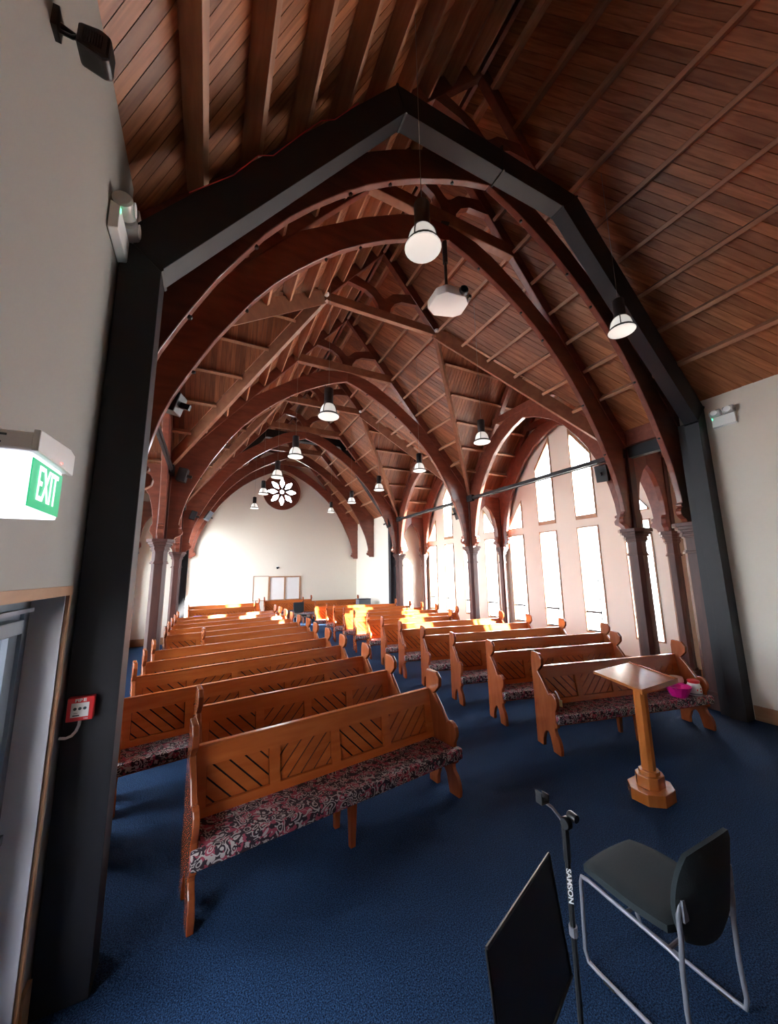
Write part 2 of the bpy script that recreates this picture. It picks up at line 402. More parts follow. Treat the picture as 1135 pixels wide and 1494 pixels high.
# low flat lids over the aisle ends
for s in (1, -1):
    struct(MB().prism([(HW-.02, YA-.15), (WX+.1, YA-.15), (WX+.1, YB+.02), (HW-.02, YB+.02)], [], lambda u, v, t: (XC+s*u, v, 4.95+t), 0, .05).build('ceiling', 'board'))
    struct(MB().prism([(HW-.02, YD-.02), (WX+.1, YD-.02), (WX+.1, YD+.5), (HW-.02, YD+.5)], [], lambda u, v, t: (XC+s*u, v, 4.95+t), 0, .05).build('ceiling', 'board'))

# ------------------------------------------------------------------ roof trusses
INTR = [(0, 7.55), (.38, 7.42), (.75, 7.25), (1.15, 7.04), (1.5, 6.82), (1.87, 6.55), (2.2, 6.25), (2.46, 5.99), (2.7, 5.72), (2.93, 5.41), (3.15, 5.05), (3.31, 4.78), (3.45, 4.5),
        (3.57, 4.25), (3.68, 4.0), (3.75, 3.8), (3.80, 3.6), (3.84, 3.42), (3.86, 3.28), (3.81, 3.26), (3.81, 3.22), (3.855, 3.21), (3.79, 3.18), (3.77, 3.13), (3.78, 3.08), (3.83, 3.04), (3.90, 3.01), (3.93, 2.955)]
def arch_poly(s):
    out = [(4.16, 2.955), (4.16, UU(4.16)+.02), (3.3, UU(3.3)+.02), (2.45, UU(2.45)+.02), (1.5, 7.27), (.9, 7.62), (.55, 7.76), (0, 7.84)]
    return [(s*a, b) for a, b in INTR+out]
def truss(Y, label, pend=False, collar=True, bolts=False, first=True):
    r = empty('roof_truss', (XC, Y, 0), 0, label, 'roof truss', 'arched trusses of the nave')
    for s in (1, -1):
        MB().prism(arch_poly(s), [], XZ, -.045, .045).build('arch_brace', 'truss', r, bevel=.012)
        MB().prism([(s*.0, UU(0)), (s*4.24, UU(4.24)), (s*4.24, UU(4.24)+.33), (0, UU(0)+.33)], [], XZ, -.06, .06).build('rafter', 'truss', r, bevel=.012)
        pts = [(s*.05, 8.42), (s*.22, 8.52), (s*.42, 8.68), (s*.62, 8.90)]
        MB().prism([(0, 7.98), (s*.13, 7.98), (s*.16, 8.13), (s*.27, 8.29), (s*.45, 8.40), (s*.88, UU(.88)+.02), (s*.70, UU(.70)+.02), (s*.45, 8.60), (s*.22, 8.52), (s*.06, 8.36), (0, 8.33)], [], XZ, -.05, .05).build('curved_strut', 'truss', r)
        if bolts:
            for a, b in ((.62, 7.31), (1.55, 6.78), (2.05, 6.38), (3.0, 5.29), (3.5, 4.38)):
                MB().lathe([(.016, -.02), (.022, -.008), (.022, .006)], 8).build('bolt', 'black', r).location = (s*(a), 0, b-.006)
    MB().box((-1.50, -.07, 7.82), (1.50, .07, 8.05)).build('collar_beam', 'beam', r, bevel=.012)
    return r
for Y, nm, bt in ((YA, 'arched dark timber truss directly behind the near steel portal', True), (YB, 'second arched timber truss behind the steel portal, carrying the projector pole', True),
                  (YC, 'arched timber truss between the two cross gabled bays', True), (YD, 'arched timber truss just before the far steel portal', False),
                  (YE, 'arched timber truss halfway between far portal and rose window', False), (YF, 'arched timber truss framing the rose window wall', False)):
    truss(Y, nm, bolts=bt)
# half trusses at the mid of each cross gabled bay: collar and upper rafters only
for (root, ym, h, k), nm in ((bay1, 'straight collar truss over the nearer gabled bay, beside the projector'), (bay2, 'straight collar truss over the farther gabled bay')):
    r = empty('collar_truss', (XC, ym, 0), 0, nm, 'roof truss', 'collar trusses at the gable ridges')
    for s in (1, -1):
        MB().prism([(0, UU(0)), (s*(ON+.05), UU(ON+.05)), (s*(ON+.05), UU(ON+.05)+.33), (0, UU(0)+.33)], [], XZ, -.07, .07).build('rafter', 'truss', r, bevel=.01)
        MB().prism([(0, 7.98), (s*.13, 7.98), (s*.16, 8.13), (s*.27, 8.29), (s*.45, 8.40), (s*.88, UU(.88)+.02), (s*.70, UU(.70)+.02), (s*.45, 8.60), (s*.22, 8.52), (s*.06, 8.36), (0, 8.33)], [], XZ, -.05, .05).build('curved_strut', 'truss', r)
        MB().lathe([(.0, -.05), (.04, -.045), (.055, -.02), (.055, .01)], 12).build('sensor', 'white', r, smooth=True).location = (s*1.36, -.1, ZN+.1)
    MB().box((-ON-.08, -.055, ZN+.0), (ON+.08, .055, ZN+.20)).build('collar_beam', 'beam', r, bevel=.01)

# ------------------------------------------------------------------ columns
def column(x, y, wd, label, group, top=4.55, base=True, orient=1):
    r = empty('timber_column', (x, y, 0), 0, label, 'column', group)
    a = wd/2; c = a*.55
    octo = [(a, c), (c, a), (-c, a), (-a, c), (-a, -c), (-c, -a), (c, -a), (a, -c)]
    MB().prism(octo, [], lambda u, v, t: (u, v, t), .0, 2.72).build('shaft', 'column', r, bevel=.006)
    def ring(k, z0, z1, k2=None):
        return MB().prism([(p[0]*k, p[1]*k) for p in octo], [], lambda u, v, t: (u, v, t), z0, z1)
    cap = MB()
    for k, z0, z1 in ((1.22, 2.44, 2.47), (1.10, 2.47, 2.50), (1.12, 2.70, 2.73), (1.28, 2.73, 2.77), (1.22, 2.77, 2.80), (1.42, 2.80, 2.84), (1.62, 2.84, 2.89), (1.85, 2.89, 2.955)):
        cap.prism([(p[0]*k, p[1]*k) for p in octo], [], lambda u, v, t: (u, v, t), z0, z1)
    cap.build('capital', 'column', r, bevel=.005)
    MB().box((-a*.72, -a*.72, 2.955), (a*.72, a*.72, top)).build('upper_post', 'column', r, bevel=.01)
    b = MB(); b.box((-a*1.25, -a*1.25, 0), (a*1.25, a*1.25, .22)); b.prism([(p[0]*1.15, p[1]*1.15) for p in octo], [], lambda u, v, t: (u, v, t), .22, .27)
    b.build('plinth', 'column', r, bevel=.008)
    return r
SIDE = {1: 'lectern side', -1: 'exit door side'}
for s in (1, -1):
    for i, (Y, t) in enumerate(((YA, 'tucked behind the near steel post'), (YB, 'before the first gabled bay'), (YC, 'between the two gabled bays'), (YD, 'beside the far steel portal'))):
        column(XC+s*HW, Y, .27, 'dark octagonal arcade column %s, %s' % (t, SIDE[s]), 'arcade columns')
    for i, (Y, t) in enumerate(((YB, 'before the first gabled bay'), (YC, 'between the two gabled bays'), (YD, 'beside the far steel portal'))):
        column(XC+s*(HW+1.26), Y, .20, 'slimmer aisle column at the window wall %s, %s' % (t, SIDE[s]), 'aisle columns')
# longitudinal arches along the arcade and at the window wall
LI = [(0, 6.25), (.4, 6.11), (.85, 5.86), (1.2, 5.56), (1.5, 5.18), (1.72, 4.85), (1.88, 4.52), (2.0, 4.2), (2.1, 3.85), (2.17, 3.5), (2.19, 3.27), (2.14, 3.25), (2.14, 3.21), (2.18, 3.2), (2.12, 3.14), (2.13, 3.07), (2.22, 3.02), (2.25, 2.955)]
def long_arch(x, bay_, label, thick):
    root, ym, h, k = bay_
    r = empty('arcade_arch', (x, ym, 0), 0, label, 'timber arch', 'pointed arches under the cross gables')
    for e in (1, -1):
        out = [(h, 2.955), (h, 4.9), (1.95, 5.26), (1.5, 5.85), (1.0, 6.28), (.5, 6.5), (0, 6.55)]
        MB().prism([(e*a*h/2.465, b) for a, b in LI]+[(e*(a if a == h else a*h/2.465), b) for a, b in out], [], YZ, -thick/2, thick/2).build('arch_brace', 'truss', r, bevel=.01)
        MB().prism([(0, ZN-.02), (e*h, ZN-k*h-.02), (e*h, ZN-k*h+.22), (0, ZN+.22)], [], YZ, -thick*.6, thick*.6).build('rafter', 'truss', r, bevel=.01)
    MB().box((-thick*.55, -1.15, 6.45), (thick*.55, 1.15, 6.64)).build('collar_beam', 'truss', r, bevel=.01)
    return r
for s in (1, -1):
    for b_, t in ((bay1, 'nearer'), (bay2, 'farther')):
        long_arch(XC+s*HW, b_, 'broad pointed arcade arch of the %s gabled bay, %s' % (t, SIDE[s]), .12)
        long_arch(XC+s*(HW+1.26), b_, 'slim pointed arch against the windows of the %s bay, %s' % (t, SIDE[s]), .10)
# small cross arches over the aisle
CI = [(0, 4.32), (.18, 4.16), (.34, 3.9), (.42, 3.6), (.45, 3.3), (.41, 3.22), (.40, 3.12), (.46, 3.04), (.48, 2.955)]
for s in (1, -1):
    for Y, t in ((YB, 'before the first gabled bay'), (YC, 'between the two gabled bays'), (YD, 'beside the far steel portal')):
        r = empty('aisle_arch', (XC+s*(HW+.63), Y, 0), 0, 'small pointed arch spanning the aisle %s, %s' % (t, SIDE[s]), 'timber arch', 'aisle arches')
        for e in (1, -1):
            MB().prism([(e*a, b) for a, b in CI]+[(e*.62, 2.955), (e*.62, 4.6), (0, 4.6)], [], XZ, -.05, .05).build('arch_brace', 'truss', r, bevel=.008)
# steel ties between the columns, and the fascia next to the near portal
for s in (1, -1):
    for i, (a, b) in enumerate(((YB, YC), (YC, YD))):
        r = empty('steel_tie', (XC+s*(HW-.1), a, 4.46), 0, 'black steel tie bar along the arcade of the %s gabled bay, %s' % (('nearer', 'farther')[i], SIDE[s]), 'tie bar', 'arcade tie bars')
        L = b-a
        MB().box((-.035, .0, -.04), (.035, L, .04)).build('bar', 'steel', r)
        MB().box((-.05, -.05, -.10), (.05, .32, .09)).build('bracket', 'steel', r)
        MB().box((-.05, L-.32, -.10), (.05, L-.06, .09)).build('bracket', 'steel', r)
        MB().tube([(-.0*s, .3, -.062), (0, L-.3, -.062)], .014).build('conduit', 'steel', r)
    r = empty('fascia_beam', (XC+s*HW, YA, 0), 0, 'short timber and steel fascia beam beside the near portal, %s' % SIDE[s], 'beam')
    MB().box((-.05, .08, 4.62), (.05, YB-YA-.08, 4.93)).build('timber_board', 'truss', r)
    MB().box((-.07, .06, 4.36), (.07, YB-YA-.06, 4.58)).build('steel_channel', 'steel', r)

# ------------------------------------------------------------------ steel portals
def portal(y0, d, label, inn, out):
    r = empty('steel_portal', (0, y0, 0), 0, label, 'steel frame')
    nm = ['post', 'sloping_beam', 'top_beam', 'sloping_beam', 'post']
    for i in range(5):
        MB().prism([inn[i], inn[i+1], out[i+1], out[i]], [], XZ, 0, d).build(nm[i], 'steel', r, bevel=.004)
    for i in (1, 2, 3, 4):
        a, b = Vector(inn[i]), Vector(out[i]); dd = (b-a).normalized(); n = Vector((-dd.y, dd.x))*.012
        q = [a-dd*.015-n, b+dd*.0-n, b+dd*.0+n, a-dd*.015+n]
        MB().prism([tuple(p) for p in q], [], XZ, -.012, d).build('stiffener_plate', 'steel', r)
    return r
p1 = portal(2.79, .2, 'near charcoal steel portal framing the whole nave', [(-.43, 0), (-.43, 4.38), (1.66, 7.2), (4.2, 7.26), (7.04, 4.56), (7.06, 0)],
            [(XL+.01, 0), (XL+.01, 4.60), (1.56, 7.52), (4.54, 7.6), (XR-.01, 4.86), (XR-.01, 0)])
for bx in ((7.12, 7.25), (-.80, -.50)): MB().box((bx[0], .19, 0), (bx[1], .33, 4.60)).build('back_channel', 'steel', p1)
MB().prism([(3.07, 7.22), (3.09, 7.22), (3.09, 7.60), (3.07, 7.60)], [], XZ, -.02, .22).build('splice_plate', 'steel', p1)
# the small ledge along the portal front edge
portal(14.22, .22, 'far dark steel portal before the rose window end', [(-.62, 0), (-.62, 4.25), (1.74, 7.5), (4.73, 7.5), (7.09, 4.25), (7.09, 0)],
       [(-.93, 0), (-.93, 4.85), (1.45, 7.82), (5.02, 7.82), (7.40, 4.85), (7.40, 0)])
rw = MB().tube([(x, 2.775, z) for x, z in ((-.30, 5.10), (0, 5.43), (.18, 5.73), (.30, 5.80), (.55, 6.20), (.72, 6.45), (.85, 6.55), (1.1, 6.92))], .004, 6).build('red_cable', 'redwire')
tag(rw, 'thin red cable lying along the top of the near steel portal', 'cable')

# ------------------------------------------------------------------ walls
def wall_poly(nm, outer, holes, fn, t0, t1, mat='wall'):
    return struct(MB().prism(outer, holes, fn, t0, t1).build(nm, mat))
DY0, DY1, DZ = 1.35, 2.63, 2.10
zt = lambda x: UU(abs(x-XC))+BD+.045
wall_poly('wall_left', [(-4.2, 0), (DY0, 0), (DY0, DZ), (DY1, DZ), (DY1, 0), (2.99, 0), (2.99, zt(XL)-.02), (-4.2, zt(XL)-.02)], [], YZ, XL-.22, XL, 'wallshaded')
wall_poly('wall_right', [(-4.3, 0), (2.99, 0), (2.99, zt(XR)), (-4.3, zt(XR))], [], YZ, XR, XR+.2)
wall_poly('wall_rear', [(XL-.2, 0), (XR+.2, 0), (XR+.2, zt(XR+.2)), (XC, zt(XC)), (XL-.2, zt(XL-.2))], [], XZ, -4.4, -4.2)
tr = MB()
baseb = lambda nm, a, b: struct(MB().box(a, b).build(nm, 'trim'))
baseb('baseboard_right', (XR-.025, -4.2, 0), (XR, 2.78, .20))
baseb('baseboard_left', (XL, DY1+.05, 0), (XL+.02, 2.78, .20))
# closing walls beside the near portal and the window walls
RC = [(XC+math.cos(a*PI/24)*.78, 6.40+math.sin(a*PI/24)*.78) for a in range(48)]
HATCH = [(2.80, .92), (4.28, .92), (4.28, 2.04), (2.80, 2.04)]
wall_poly('wall_back', [(XC-HW-.1, 0), (XC+HW+.1, 0), (XC+HW+.1, UU(HW+.1)+BD), (XC, UU(0)+BD), (XC-HW-.1, UU(HW+.1)+BD)], [RC, HATCH], XZ, YW, YW+.25)
for s in (1, -1):
    sd_ = {1: 'right', -1: 'left'}[s]
    wx = XC+s*WX
    holes = []; panes = []
    for (root, ym, h, k) in (bay1, bay2):
        yc = ym+.13
        for e in (1, -1):
            for (a, b) in ((.32, .92), (1.54, 2.14)):
                q = [(yc+e*a, .62), (yc+e*b, .62), (yc+e*b, 3.31), (yc+e*a, 3.31)]
                za, zb = 6.55-1.4*a, 6.55-1.4*b
                u = [(yc+e*a, 3.51), (yc+e*b, 3.51), (yc+e*b, max(3.53, zb)), (yc+e*a, za)]
                holes += [ccw(q), ccw(u)]; panes.append((ccw(q), True)); panes.append((ccw(u), False))
    ys, ye = YA-.12, YD+.36
    outer = [(ys, 0), (ye, 0), (ye, 5.0), (YD, 5.0)]
    for (root, ym, h, k) in (bay2, bay1):
        outer += [(ym+h-.02, ZN-k*h+BD), (ym, ZN+BD), (ym-h+.02, ZN-k*h+BD)]
    outer += [(YB, 5.0), (ys, 5.0)]
    wall_poly('wall_'+sd_, outer, holes, YZ, wx, wx+s*.16)
    for wi, (q, low) in enumerate(panes):
        ys_ = [p[0] for p in q]; zs = [p[1] for p in q]
        cy = sum(ys_)/len(q); cz = sum(zs)/len(q)
        inn = [(cy+(a-cy)*.90, cz+(b-cz)*(.90 if not low else .978)) for a, b in q]
        n = 'window_%d' % (wi+1+(0 if s > 0 else 16))
        fr = struct(MB().prism(q, [inn], YZ, wx-s*.025, wx+s*.05).build(n, 'trim'))
        MB().prism(inn, [], YZ, wx+s*.028, wx+s*.032).build('pane', 'glass', fr)
        mu = MB()
        if low:
            mu.box((wx+s*.02, cy-.13, .66), (wx+s*.045, cy-.105, 3.27)); mu.box((wx+s*.02, cy-.13, 1.10), (wx+s*.045, max(ys_)-.03, 1.15))
            mu.box((wx+s*.02, cy-.13, .64), (wx+s*.045, max(ys_)-.03, .68))
            mu.build('glazing_bar', 'steel', fr)
    wall_poly('wall_front', [(s*(XR-XC-.05) if s > 0 else s*(XC-XL-.05), 0), (s*(WX+.16), 0), (s*(WX+.16), 5.0), (s*(XR-XC-.05) if s > 0 else s*(XC-XL-.05), 5.0)], [], lambda u, v, t: (XC+u, t, v), YA-.24, YA-.10)
    wall_poly('wall_back', [(s*(HW+.02), 0), (s*(WX+.16), 0), (s*(WX+.16), 5.0), (s*(HW+.02), 5.0)], [], lambda u, v, t: (XC+u, t, v), YD+.26, YD+.4)
    struct(MB().prism([(s*(HW+.02), 0), (s*WX, 0), (s*WX, .22), (s*(HW+.02), .22)], [], lambda u, v, t: (XC+u, t, v), YD+.24, YD+.262).build('baseboard_back', 'trim'))
    # chancel side walls
    xw = XC+s*(HW-.0)
    added_windows = [[(a, .4), (a+.93, .4), (a+.93, 4.4), (a, 4.4)] for a in (14.75, 15.75, 16.95, 17.98)] if s < 0 else []  # tall windows added in the unseen side wall to light the far end
    wall_poly('wall_'+sd_, [(YD+.3, 0), (YW, 0), (YW, UU(HW)+BD+.02), (YD+.3, UU(HW)+BD+.02)], added_windows, YZ, xw, xw+s*.15)
    for ci, q in enumerate(added_windows):  # frames and panes of these added windows
        (a, b), (c, d) = q[0], q[2]
        fr = struct(MB().prism(q, [[(a+.05, b+.05), (c-.05, b+.05), (c-.05, d-.05), (a+.05, d-.05)]], YZ, xw-.06, xw+.0).build('window_%d' % (35+ci), 'trim'))
        MB().box((xw-.04, a+.05, b+.05), (xw-.036, c-.05, d-.05)).build('pane', 'glass', fr)
    struct(MB().box((min(wx, wx-s*.02), YA-.1, 0), (max(wx, wx-s*.02), YD+.26, .22)).build('baseboard_'+sd_, 'trim'))
    struct(MB().box((min(xw, xw-s*.02), YD+.45, 0), (max(xw, xw-s*.02), YW, .22)).build('baseboard_'+sd_, 'trim'))

# rose window: dark timber disc pierced by eight petals
def petal(a):
    pts = [(.19, 0), (.36, .115), (.44, .13), (.50, .105), (.54, .075), (.60, .06), (.645, .03), (.655, 0), (.645, -.03), (.60, -.06), (.54, -.075), (.50, -.105), (.44, -.13), (.36, -.115)]
    return [(XC+1.1*(r*math.cos(a)-.88*t*math.sin(a)), 6.40+1.1*(r*math.sin(a)+.88*t*math.cos(a))) for r, t in pts]
rose_out = [(XC+math.cos(a*PI/32)*.95, 6.40+math.sin(a*PI/32)*.95) for a in range(64)]
ctr = [(XC+.11*math.cos(a*PI/4+PI/8), 6.40+.11*math.sin(a*PI/4+PI/8)) for a in range(8)]
rs = struct(MB().prism(rose_out, [petal(i*PI/4) for i in range(8)]+[ctr], XZ, YW-.06, YW-.005).build('window_33', 'truss'))
MB().prism([(XC+math.cos(a*PI/24)*.77, 6.40+math.sin(a*PI/24)*.77) for a in range(48)], [], XZ, YW+.10, YW+.105).build('pane', 'glass', rs)
MB().prism(rose_out, [[(XC+math.cos(a*PI/32)*.88, 6.40+math.sin(a*PI/32)*.88) for a in range(64)]], XZ, YW-.10, YW-.06).build('rim', 'truss', rs)
# servery hatch window and pale board in the back wall
hw = struct(MB().prism([(2.76, .88), (4.32, .88), (4.32, 2.08), (2.76, 2.08)], [[(2.82, .94), (3.50, .94), (3.50, 2.02), (2.82, 2.02)], [(3.56, .94), (4.26, .94), (4.26, 2.02), (3.56, 2.02)]], XZ, YW-.04, YW+.03).build('window_34', 'trim'))
for a, b in ((2.82, 3.50), (3.56, 4.26)): MB().box((a, YW+.0, .94), (b, YW+.01, 2.02)).build('pane', 'white', hw)
nb = empty('notice_board', (2.39, YW-.02, 1.5), 0, 'pale framed notice board beside the hatch window under the rose window', 'notice board')
MB().box((-.35, 0, -.58), (.35, .015, .58)).build('panel', 'wall', nb); MB().prism([(-.37, -.6), (.37, -.6), (.37, .6), (-.37, .6)], [[(-.34, -.57), (.34, -.57), (.34, .57), (-.34, .57)]], XZ, -.012, .015).build('frame', 'trim', nb)
dc = empty('security_camera', (3.14, YW-.02, 2.50), 0, 'small dark dome camera on the end wall above the hatch', 'camera')
MB().lathe([(.05, .03), (.05, 0), (.045, -.03), (.03, -.055), (.0, -.065)], 12, (0, -.04, 0)).build('dome', 'black', dc, smooth=True)
MB().box((-.04, -.06, .03), (.04, .018, .06)).build('bracket', 'white', dc)

# unseen wall added outside the exit door to block daylight
nbw = MB().box((-6.2, -12, -.12), (-5.6, 1.5, 6.2)).build('wall_blocker', 'blockerdark'); struct(nbw)
# ------------------------------------------------------------------ exit door in the near side wall
struct(MB().box((XL-.20, DY1-.012, 0), (XL-.002, DY1+.002, DZ)).build('trim_1', 'reveal'))
ar = MB(); ar.box((XL-.01, DY1, 0), (XL+.014, DY1+.03, DZ+.05)); ar.box((XL-.01, DY0-.03, 0), (XL+.014, DY0, DZ+.05)); ar.box((XL-.14, DY0-.03, DZ), (XL+.018, DY1+.03, DZ+.05))
struct(ar.build('trim_2', 'trim'))
dr = struct(MB().prism([(DY0, 0), (DY1-.0, 0), (DY1-.0, DZ), (DY0, DZ)], [[(DY0+.06, .02), (DY1-.07, .02), (DY1-.07, DZ-.06), (DY0+.06, DZ-.06)]], YZ, XL-.20, XL-.14).build('door_1', 'alu'))
MB().prism([(DY0+.07, .03), (DY1-.075, .03), (DY1-.075, DZ-.07), (DY0+.07, DZ-.07)], [[(DY0+.16, .25), (DY1-.165, .25), (DY1-.165, DZ-.17), (DY0+.16, DZ-.17)]], YZ, XL-.19, XL-.155).build('door_leaf', 'alu', dr)
MB().box((XL-.178, DY0+.16, .25), (XL-.172, DY1-.165, DZ-.17)).build('pane', 'glass', dr)
hd = MB().box((XL-.155, 2.20, .98), (XL-.09, 2.52, 1.02)).build('push_handle', 'black', dr)
cl = MB(); cl.box((XL-.15, 2.05, DZ-.165), (XL-.085, 2.40, DZ-.10)); cl.build('door_closer', 'alu', dr, bevel=.004)
MB().box((XL-.135, 2.0, DZ-.075), (XL-.105, 2.56, DZ-.055)).build('closer_arm', 'chrome', dr)

# ------------------------------------------------------------------ exit sign, call point, emergency lights, wall spotlight
ex = empty('exit_sign', (XL+.005, 1.56, 2.50), 0, 'lit green and white EXIT sign box above the glazed door', 'exit sign')
MB().box((.03, -.14, -.10), (.185, .13, .075)).build('diffuser', 'signwhite', ex, bevel=.006)
hs_ = MB(); hs_.box((.0, -.15, .075), (.195, .15, .135)); hs_.box((.0, -.15, -.02), (.03, .17, .135)); hs_.build('housing', 'white', ex, bevel=.008)
hs2 = MB().prism([(-.15, .076), (.17, .076), (.17, .155), (.12, .165), (-.15, .145)], [], YZ, .188, .205).build('front_cover', 'white', ex, bevel=.004)
MB().box((.186, -.125, -.088), (.189, .125, .062)).build('green_face', 'green', ex)
text_part('exit_lettering', 'EXIT', .16, 'signwhite', ex, Matrix(((0, 0, 1, .191), (1, 0, 0, 0), (0, 1, 0, -.012), (0, 0, 0, 1))), .001, .50, .0)
MB().lathe([(.004, 0), (.004, .004)], 8).build('indicator', 'redled', ex).location = (.206, .04, .088)
ind = MB(); ind.box((.02, -.152, .115), (.13, -.150, .121)); ind.box((.05, -.152, .090), (.075, -.150, .10)); ind.box((.09, -.152, .092), (.12, -.150, .097)); ind.build('printed_marking', 'ink', ex)

fp = empty('fire_call_point', (-.597, 2.788, 1.465), 0, 'red FIRE call point with white panel on the near steel post', 'call point')
MB().box((-.06, -.045, -.062), (.06, 0, .062)).build('red_case', 'red', fp, bevel=.004)
MB().box((-.04, -.048, -.040), (.04, -.044, .034)).build('white_panel', 'white', fp)
text_part('fire_lettering', 'FIRE', .022, 'white', fp, Matrix(((1, 0, 0, 0), (0, 0, -1, -.046), (0, 1, 0, .047), (0, 0, 0, 1))), .0006, 1.3, .0008)
pr = MB(); [pr.lathe([(.008, 0), (.008, .002)], 10, (x, 0, 0)) for x in (-.022, 0, .022)]
for v in range(len(pr.v)): a = pr.v[v]; pr.v[v] = (a[0], -.048-a[2], a[1]+.004)
pr.box((-.026, -.0495, -.02), (-.008, -.048, -.018)); pr.box((-.03, -.0495, -.034), (.0, -.048, -.028)); pr.build('printed_marking', 'ink', fp)
text_part('small_lettering', 'FIRE', .011, 'white', fp, Matrix(((1, 0, 0, .03), (0, 0, -1, -.046), (0, 1, 0, -.052), (0, 0, 0, 1))), .0006)
MB().tube([(.0, -.02, -.06), (-.002, -.02, -.09), (-.012, -.02, -.12), (-.03, -.02, -.142), (-.055, -.02, -.15), (-.085, -.02, -.145)], .008, 8).build('conduit', 'white', fp, smooth=True)

def emergency(loc, rz, label):
    r = empty('emergency_light', loc, rz, label, 'emergency light')
    # local: x out of the wall, y along it
    MB().prism([(0, -.10), (.055, -.085), (.055, .075), (0, .10)], [], lambda u, v, t: (u, t, v), -.15, .15).build('housing', 'white', r, bevel=.006)
    for y in (-.085, .085):
        MB().lathe([(.045, -.07), (.058, -.06), (.058, .06), (.045, .07)], 14).build('lamp_head', 'lens', r, smooth=True).matrix_local = Matrix.Translation((.06, y, .135)) @ Matrix.Rotation(PI/2, 4, 'X')
        MB().lathe([(.045, -.002), (.045, .004)], 12).build('lamp_glass', 'white', r).matrix_local = Matrix.Translation((.118, y, .135)) @ Matrix.Rotation(PI/2, 4, 'Y')
    MB().box((.056, -.142, .035), (.058, -.130, .065)).build('indicator', 'led', r)
    return r
emergency((XL+.003, 2.64, 4.44), 0, 'white twin-head emergency light high beside the near steel post, above the exit door')
emergency((XR-.003, 2.55, 4.53), PI, 'white twin-head emergency light on the cream wall beyond the lectern')
sp = empty('floodlight', (XL+.0, 1.60, 4.42), 0, 'black ribbed floodlight high on the wall above the exit sign', 'floodlight')
MB().box((0, -.03, -.05), (.02, .03, .05)).build('wall_plate', 'black', sp); MB().tube([(.01, .0, 0), (.06, .03, .02), (.10, .035, .02)], .012).build('arm', 'black', sp)
MB().tube([(.01, .0, -.03), (.06, -.0, -.03), (.10, .0, .0)], .008).build('arm', 'black', sp)
hb = MB().prism([(.075, -.06), (.165, -.085), (.19, -.07), (.19, .04), (.15, .06), (.075, .045)], [], lambda u, v, t: (u, t, v), -.02, .07).build('lamp_body', 'black', sp, bevel=.012)
fn = MB(); [fn.box((.095+.009*i, -.026, -.045), (.099+.009*i, -.018, .02)) for i in range(8)]; fn.build('cooling_fins', 'steel', sp)

